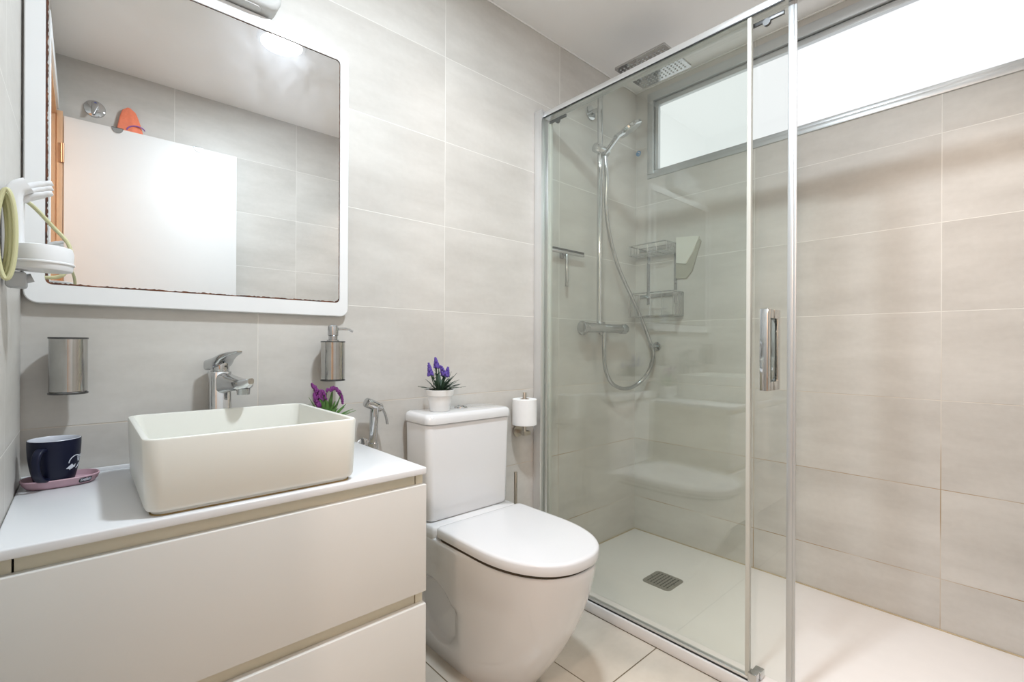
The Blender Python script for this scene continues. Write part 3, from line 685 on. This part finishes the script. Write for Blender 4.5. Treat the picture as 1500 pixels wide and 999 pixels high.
t = thing('toilet_brush', 'toilet brush with slim steel handle standing behind the toilet', 'toilet brush', (bx, by, 0))
bm = B(); cyl(bm, (bx, by, .12), (bx, by, .507), .0062, n=16, bev=.001); obj('handle', bm, M['nickel'], t)
bm = B(); lathe(bm, [(0, .001), (.044, .001), (.045, .003), (.045, .30), (.043, .30), (.043, .006), (0, .006)], (bx, by, 0)); obj('canister', bm, M['nickel'], t)
bm = B(); lathe(bm, [(.0065, .301), (.046, .301), (.046, .307), (.0065, .309), (.0065, .301)], (bx, by, 0)); obj('canister_lid', bm, M['nickel'], t)
bm = B(); lathe(bm, [(0, .03), (.03, .035), (.034, .06), (.034, .10), (.02, .12), (0, .121)], (bx, by, 0)); obj('bristle_head', bm, M['white'], t)

# ------------------------------------------------------------------ shower column
sx, sy = 1.857, -.058
t = thing('shower_column', 'chrome thermostatic shower column with square rain head on the shower wall', 'shower', (sx, 0, 1.07))
bm = B(); P = [(sx, sy, 1.088), (sx, sy, 1.5), (sx, sy, 2.105)] + [(sx, sy - .05*(1-math.cos(a)), 2.125 + .05*math.sin(a)) for a in [PI/2*i/8 for i in range(9)]] + [(sx, -.20, 2.175), (sx, -.335, 2.175)]
tube(bm, P, .0125, 20); obj('riser_pipe', bm, M['chrome'], t)
bm = B(); cyl(bm, (sx, -.335, 2.150), (sx, -.335, 2.177), .014, n=20); loft(bm, [[V(x, y, z) for x, y in rrect(1.737+k, 1.953-k, -.452+k, -.222-k, .006, 3)] for k, z in ((.001, 2.1405), (0, 2.1415), (0, 2.1495), (.001, 2.1505))]); rh = obj('rain_head', bm, M['dchrome'], t)
bm = B()
for i in range(12):
    for j in range(12):
        x = 1.757 + i*.016; y = -.433 + j*.0175
        cyl(bm, (x, y, 2.1385), (x, y, 2.1406), .0034, .004, n=8)
obj('nozzles', bm, M['greypl'], rh)
bm = B(); cyl(bm, (sx, -.0005, 2.080), (sx, -.007, 2.080), .033, n=36, bev=.002); cyl(bm, (sx, -.006, 2.080), (sx, sy, 2.080), .0105, n=20); obj('wall_bracket', bm, M['chrome'], t)
bm = B()
cyl(bm, (1.745, -.066, 1.071), (2.030, -.066, 1.071), .0215, n=36, bev=.003)
for x in (1.800, 1.950): cyl(bm, (x, -.0005, 1.071), (x, -.012, 1.071), .033, n=32, bev=.002); cyl(bm, (x, -.01, 1.071), (x, -.066, 1.071), .015, n=20)
cyl(bm, (sx, -.066, 1.08), (sx, sy, 1.10), .013, n=20); cyl(bm, (1.884, -.066, 1.055), (1.884, -.066, 1.032), .0105, n=20)
mxr = obj('thermostatic_mixer', bm, M['chromeg'], t)
for x0, x1 in ((1.722, 1.760), (2.012, 2.052)):
    bm = B(); cyl(bm, (x0, -.066, 1.071), (x1, -.066, 1.071), .0232, n=36, bev=.003)
    for k in range(10): a = 2*PI*k/10; cyl(bm, (x0+.006, -.066+.0230*math.cos(a), 1.071+.0230*math.sin(a)), (x1-.006, -.066+.0230*math.cos(a), 1.071+.0230*math.sin(a)), .0014, n=8)
    obj('knob', bm, M['chromeg'], mxr)
bm = B(); cyl(bm, (sx-.040, sy-.002, 1.892), (sx+.038, sy-.014, 1.882), .0215, n=28, bev=.003); cyl(bm, (sx-.02, sy, 1.893), (sx-.012, sy-.004, 1.915), .007, n=12); obj('slider', bm, M['chrome'], t)
t2 = thing('hand_shower', 'chrome hand shower tilted in the slider bracket of the riser', 'hand shower', (1.89, -.085, 1.88))
bm = B(); a, b = V(1.866, -.085, 1.872), V(1.936, -.100, 1.965); tube(bm, [a - (b-a)*.14, a, a.lerp(b, .5), b], [.0095, .0105, .0115, .0125], 20); obj('grip', bm, M['chrome'], t2)
ax = V(.42, -.33, -.83).normalized(); c = V(2.006, -.115, 2.016)
bm = B(); lathe(bm, [(0, .011), (.058, .011), (.0615, .008), (.0615, -.004), (.052, -.010), (0, -.012)], c, axis=ax); tube(bm, [b - (c-b)*.2, b.lerp(c, .35), b.lerp(c, .7)], [.012, .013, .010], 16); obj('head', bm, M['chrome'], t2)
bm = B(); lathe(bm, [(0, .0125), (.054, .0125), (.056, .0108), (0, .0105)], c, axis=ax); obj('spray_face', bm, M['alu'], t2)
bm = B(); hp = [(1.884, -.066, 1.034), (1.884, -.066, .98), (1.884, -.07, .905), (1.925, -.075, .832), (2.025, -.08, .786), (2.13, -.082, .797), (2.215, -.083, .858), (2.262, -.083, .94)]
hp = [(1.884, -.066, 1.034), (1.882, -.066, .97), (1.893, -.066, .885), (1.94, -.068, .815), (2.035, -.07, .783), (2.145, -.07, .797), (2.185, -.11, .86), (2.195, -.13, .935), (2.193, -.125, .985), (2.16, -.09, 1.115), (2.095, -.075, 1.225), (1.99, -.07, 1.36), (1.918, -.07, 1.50), (1.884, -.075, 1.62), (1.872, -.085, 1.75), (1.8665, -.081, 1.857)]
tube(bm, cat(hp, 10), .0090, 14); obj('hose', bm, M['chromeg'], t)
# wall hook for the hose
t = thing('hose_hook', 'round chrome hook on the shower wall beside the loop of the hose', 'wall hook', (XR, -.128, .99))
bm = B(); cyl(bm, (XR-.0005, -.128, .988), (XR-.007, -.128, .988), .023, n=32, bev=.002); obj('rosette', bm, M['chrome'], t)
bm = B(); cyl(bm, (XR-.006, -.128, .988), (XR-.055, -.128, .991), .008, n=16); cyl(bm, (XR-.050, -.128, .991), (XR-.062, -.128, .991), .0115, n=20, bev=.002); obj('peg', bm, M['chrome'], t)
# squeegee
t = thing('squeegee', 'slim chrome shower squeegee hanging on its wall hook', 'squeegee', (1.662, -.02, 1.39))
bm = B(); box(bm, 1.645, 1.679, -.016, -.001, 1.372, 1.405, .002); cyl(bm, (1.662, -.014, 1.389), (1.662, -.034, 1.389), .006, n=16); obj('wall_hook', bm, M['chromeg'], t)
bm = B(); box(bm, 1.545, 1.778, -.036, -.024, 1.389, 1.401, .003); obj('blade_holder', bm, M['chromeg'], t)
bm = B(); box(bm, 1.543, 1.780, -.031, -.028, 1.401, 1.411, .0005); obj('blade', bm, M['black'], t)
bm = B(); cyl(bm, (1.662, -.030, 1.390), (1.662, -.030, 1.248), .0068, n=16, bev=.0015); obj('handle', bm, M['chromeg'], t)
# wire caddy
t = thing('wire_caddy', 'two-tier chrome wire caddy on the wall in the shower corner', 'shower caddy', (XR, -.14, 1.13))
def basket(nm, y0, y1, z0, z1, xf, step, lines):
    bm = B(); r = .0020
    for z, rr in ((z1, .0030), (z0, .0022)): 
        P = [(x, y, z) for x, y in rrect(xf, XR-.004, y0, y1, .012, 3)]; tube(bm, P + P[:2], rr, 8, False)
    n = int((y1-y0)/step)
    for i in range(n+1):
        y = y0 + (y1-y0)*i/n
        tube(bm, [(xf, y, z1), (xf, y, z0), (XR-.004, y, z0)], r, 6)
    m = int((XR-.004-xf)/.011)
    for k in range(m+1):
        x = xf + (XR-.004-xf)*k/m
        for y in (y0, y1): tube(bm, [(x, y, z0), (x, y, z1)], r, 6)
        if lines and k % 2 == 0: tube(bm, [(x, y0, z0), (x, y1, z0)], r, 6)
    box(bm, XR-.006, XR-.002, y0+.002, y1-.002, z1-.016, z1-.002)
    return obj(nm, bm, M['wire'], t)
basket('upper_basket', -.232, -.028, 1.443, 1.490, XR-.098, .05, True)
basket('lower_basket', -.270, -.028, 1.136, 1.250, XR-.100, .05, True)
for y in (-.079, -.228):
    bm = B(); box(bm, XR-.004, XR-.001, y-.008, y+.008, 1.20, 1.49); 
    for z in (1.30, 1.41): sphere(bm, (XR-.004, y, z), .006, .5, 1, 1, 12, 8)
    obj('wall_strip', bm, M['chromeg'], t)
# pale scrubbing pad beside the caddy; a taupe shape paints its shadow
t = thing('bath_scrubber', 'pale flat bath scrubber with a painted shadow shape, hung right of the wire caddy', 'bath scrubber', (XR, -.28, 1.31))
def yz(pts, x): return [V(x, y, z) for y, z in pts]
bm = B(); q = [(-.232, 1.318), (-.285, 1.312), (-.315, 1.345), (-.345, 1.44), (-.358, 1.478), (-.352, 1.490), (-.30, 1.42), (-.232, 1.40)]; loft(bm, [yz(q, XR-.001), yz(q, XR-.008)]); obj('pad_shadow', bm, M['taupe'], t, label='taupe shape painted as the shadow of the pad')
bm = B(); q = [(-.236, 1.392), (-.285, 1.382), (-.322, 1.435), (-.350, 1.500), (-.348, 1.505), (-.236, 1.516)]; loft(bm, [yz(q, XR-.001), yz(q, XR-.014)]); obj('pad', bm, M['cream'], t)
# sticker
t = bm = B(); cyl(bm, (XR-.0005, -.0165, 1.990), (XR-.0012, -.0165, 1.990), .0145, n=28); o = obj('round_sticker', bm, M['blue']); tag(o, 'small round blue sticker on the wall in the shower corner', 'sticker')
bm = B(); P = [(XR-.0016, -.0165 + .0075*math.cos(a), 1.990 + .0075*math.sin(a)) for a in [PI*(.3 + 1.4*i/14) for i in range(15)]]; tube(bm, P, .0011, 6); tube(bm, [(XR-.0016, -.022, 1.9925), (XR-.0016, -.012, 1.9975)], .0012, 6); obj('sticker_print', bm, M['print'], o)

# ------------------------------------------------------------------ white appliance holder at the left wall
hy = -.315
t = thing('hair_dryer_holder', 'white plastic C-shaped hair dryer holder with coiled cream cord on left wall', 'wall holder', (0, hy, 1.10))
def sweep(path, hw, hh, par, mat, nm, sideY=.0):
    bm = B(); secs = []
    for i, p in enumerate(path):
        p = Vector(p); d = (Vector(path[min(i+1, len(path)-1)]) - Vector(path[max(i-1, 0)])).normalized(); u = V(0, 1, 0); v = d.cross(u).normalized()
        secs.append([p + u*a + v*b for a, b in rrect(-hw, hw, -hh[i], hh[i], min(hh[i], hw)*.55, 4)])
    loft(bm, secs); return obj(nm, bm, mat, par)
pa = cat([(.013, hy, 1.120), (.0125, hy, 1.16), (.0125, hy, 1.20), (.0135, hy, 1.222), (.019, hy, 1.234), (.030, hy, 1.241)], 6)
sweep(pa, .024, [.0115]*len(pa), t, M['plast'], 'back_arm')
for k, dz in enumerate((0.0, -.008, -.016)):
    P = cat([(.012, hy, 1.226+dz*.6), (.026, hy-.002, 1.2385+dz), (.042, hy-.004, 1.246+dz), (.0575, hy-.006, 1.2525+dz)], 5)
    bm = B(); tube(bm, P, [.0075]*6 + [.0062]*6 + [.005]*3 + [.0035], 14); obj('prong', bm, M['plast'], t)
bm = B(); lathe(bm, [(0, -.014), (.0355, -.014), (.0365, -.012), (.0375, -.004), (.038, .016), (.036, .024), (.030, .026), (.0, .026)], (.046, hy, 1.122)); obj('cup_ring', bm, M['plast'], t)
bm = B(); lathe(bm, [(.0382, -.0045), (.0392, -.0035), (.0392, -.0015), (.0382, -.0005), (.0382, -.0045)], (.046, hy, 1.122)); obj('seam_band', bm, M['plast'], t)
bm = B(); box(bm, .003, .05, hy-.024, hy+.024, 1.107, 1.143, .006, 3); obj('base_block', bm, M['plast'], t)
bm = B(); tube(bm, cat([(.022, hy+.02, 1.226), (.035, hy+.05, 1.218), (.055, hy+.07, 1.195), (.075, hy+.075, 1.168), (.080, hy+.07, 1.135), (.070, hy+.06, 1.112), (.06, hy+.06, 1.105), (.046, hy+.06, 1.103)], 6), .0032, 10); obj('loose_cord', bm, M['cord'], t)
bm = B()
for k in range(3):
    ox = .004 + .0035*k; yy = hy - .060 - .007*k
    P = [(ox + .004*math.sin(a), yy + .004*math.sin(3*a+k), 1.152 + (.060 + .004*k)*math.cos(a) ) if False else (ox + (.012+.002*k)*math.sin(a)*.6, yy, 1.150 + (.056+.005*k)*math.cos(a)) for a in [2*PI*i/40 for i in range(40)]]
    tube(bm, P + P[:2], .0032, 10, False)
obj('coiled_cord', bm, M['cord'], t)
bm = B(); box(bm, .004, .028, hy-.012, hy+.022, 1.078, 1.103, .004, 2); cyl(bm, (.026, hy+.005, 1.093), (.034, hy+.005, 1.096), .007, n=14); obj('plug', bm, M['greypl'], t, label='grey plug under the holder')

# ------------------------------------------------------------------ things behind the door, seen in the mirror
t = thing('stopcock', 'round chrome stopcock with blue-dotted lever on the wall above the door', 'valve', (.134, YS, 2.10))
bm = B(); lathe(bm, [(0, .010), (.020, .010), (.038, .004), (.0405, 0), (0, 0)], (.134, YS+.0005, 2.098), axis=(0, 1, 0)); obj('rosette', bm, M['chrome'], t)
bm = B(); cyl(bm, (.134, YS+.008, 2.098), (.134, YS+.03, 2.098), .014, n=20); secs = []
for k, (x, z, hw) in enumerate(((.137, 2.120, .010), (.136, 2.116, .0135), (.134, 2.098, .0125), (.130, 2.075, .009), (.127, 2.060, .006))): secs.append([V(x + a, YS + .034 + b + .002*k, z) for a, b in rrect(-hw, hw, -.005, .005, .003, 3)])
loft(bm, secs); lv = obj('lever', bm, M['chromeg'], t)
bm = B(); cyl(bm, (.136, YS+.039, 2.110), (.136, YS+.0415, 2.110), .006, n=16); obj('cold_dot', bm, M['bluedot'], lv)
t = thing('orange_cloth', 'orange cloth with purple hem hanging behind the open door', 'cloth', (.262, YS, 2.0))
bm = B(); secs = []
for k in range(14):
    f_ = k/13; z = 2.137 - .21*f_; hw = (.006 if k == 0 else .012 + .052*f_**.55); L_ = []
    for i in range(72):
        a = 2*PI*i/72; am = min(1, f_*2.2)
        fold = 1 + (.17*math.sin(5*a + .9 + f_) + .09*math.sin(9*a + 2.1))*am
        L_.append(V(.258 + .010*f_ + hw*math.cos(a)*(1 + .05*math.sin(3*a)), YS + .0205 + (.006 + .0075*f_**.6)*math.sin(a)*fold, z + .010*math.sin(2*a + .6)*f_))
    secs.append(L_)
loft(bm, secs); obj('cloth', bm, M['orange'], t)
bm = B(); P = [(.285 + .034*math.cos(a), YS + .0375 - .006*abs(math.cos(a)), 2.032 + .020*math.sin(a) + .012*(.5 - i/14)) for i, a in enumerate([PI*(.02 + .96*i/14) for i in range(15)])]; tube(bm, P, .0028, 8); obj('hem', bm, M['purple'], t)
for x, m, lb in ((.214, 'chromeg', 'grey metal round tab hooked over the open door top, beside orange cloth'), (.538, 'plast', 'white round tab hooked over the open door top')):
    bm = B(); n = 20; pts = [(x + .022*math.cos(PI + PI*i/n), 2.0125 + .026*math.sin(PI + PI*i/n)) for i in range(n+1)]
    loft(bm, [[V(a, y, b) for a, b in pts] for y in (-1.5465, -1.5440)]); box(bm, x-.022, x+.022, -1.584, -1.544, 2.0105, 2.013); box(bm, x-.022, x+.022, -1.5855, -1.5835, 1.99, 2.013)
    o = obj('over_door_hook', bm, M[m]); tag(o, lb, 'door hook')
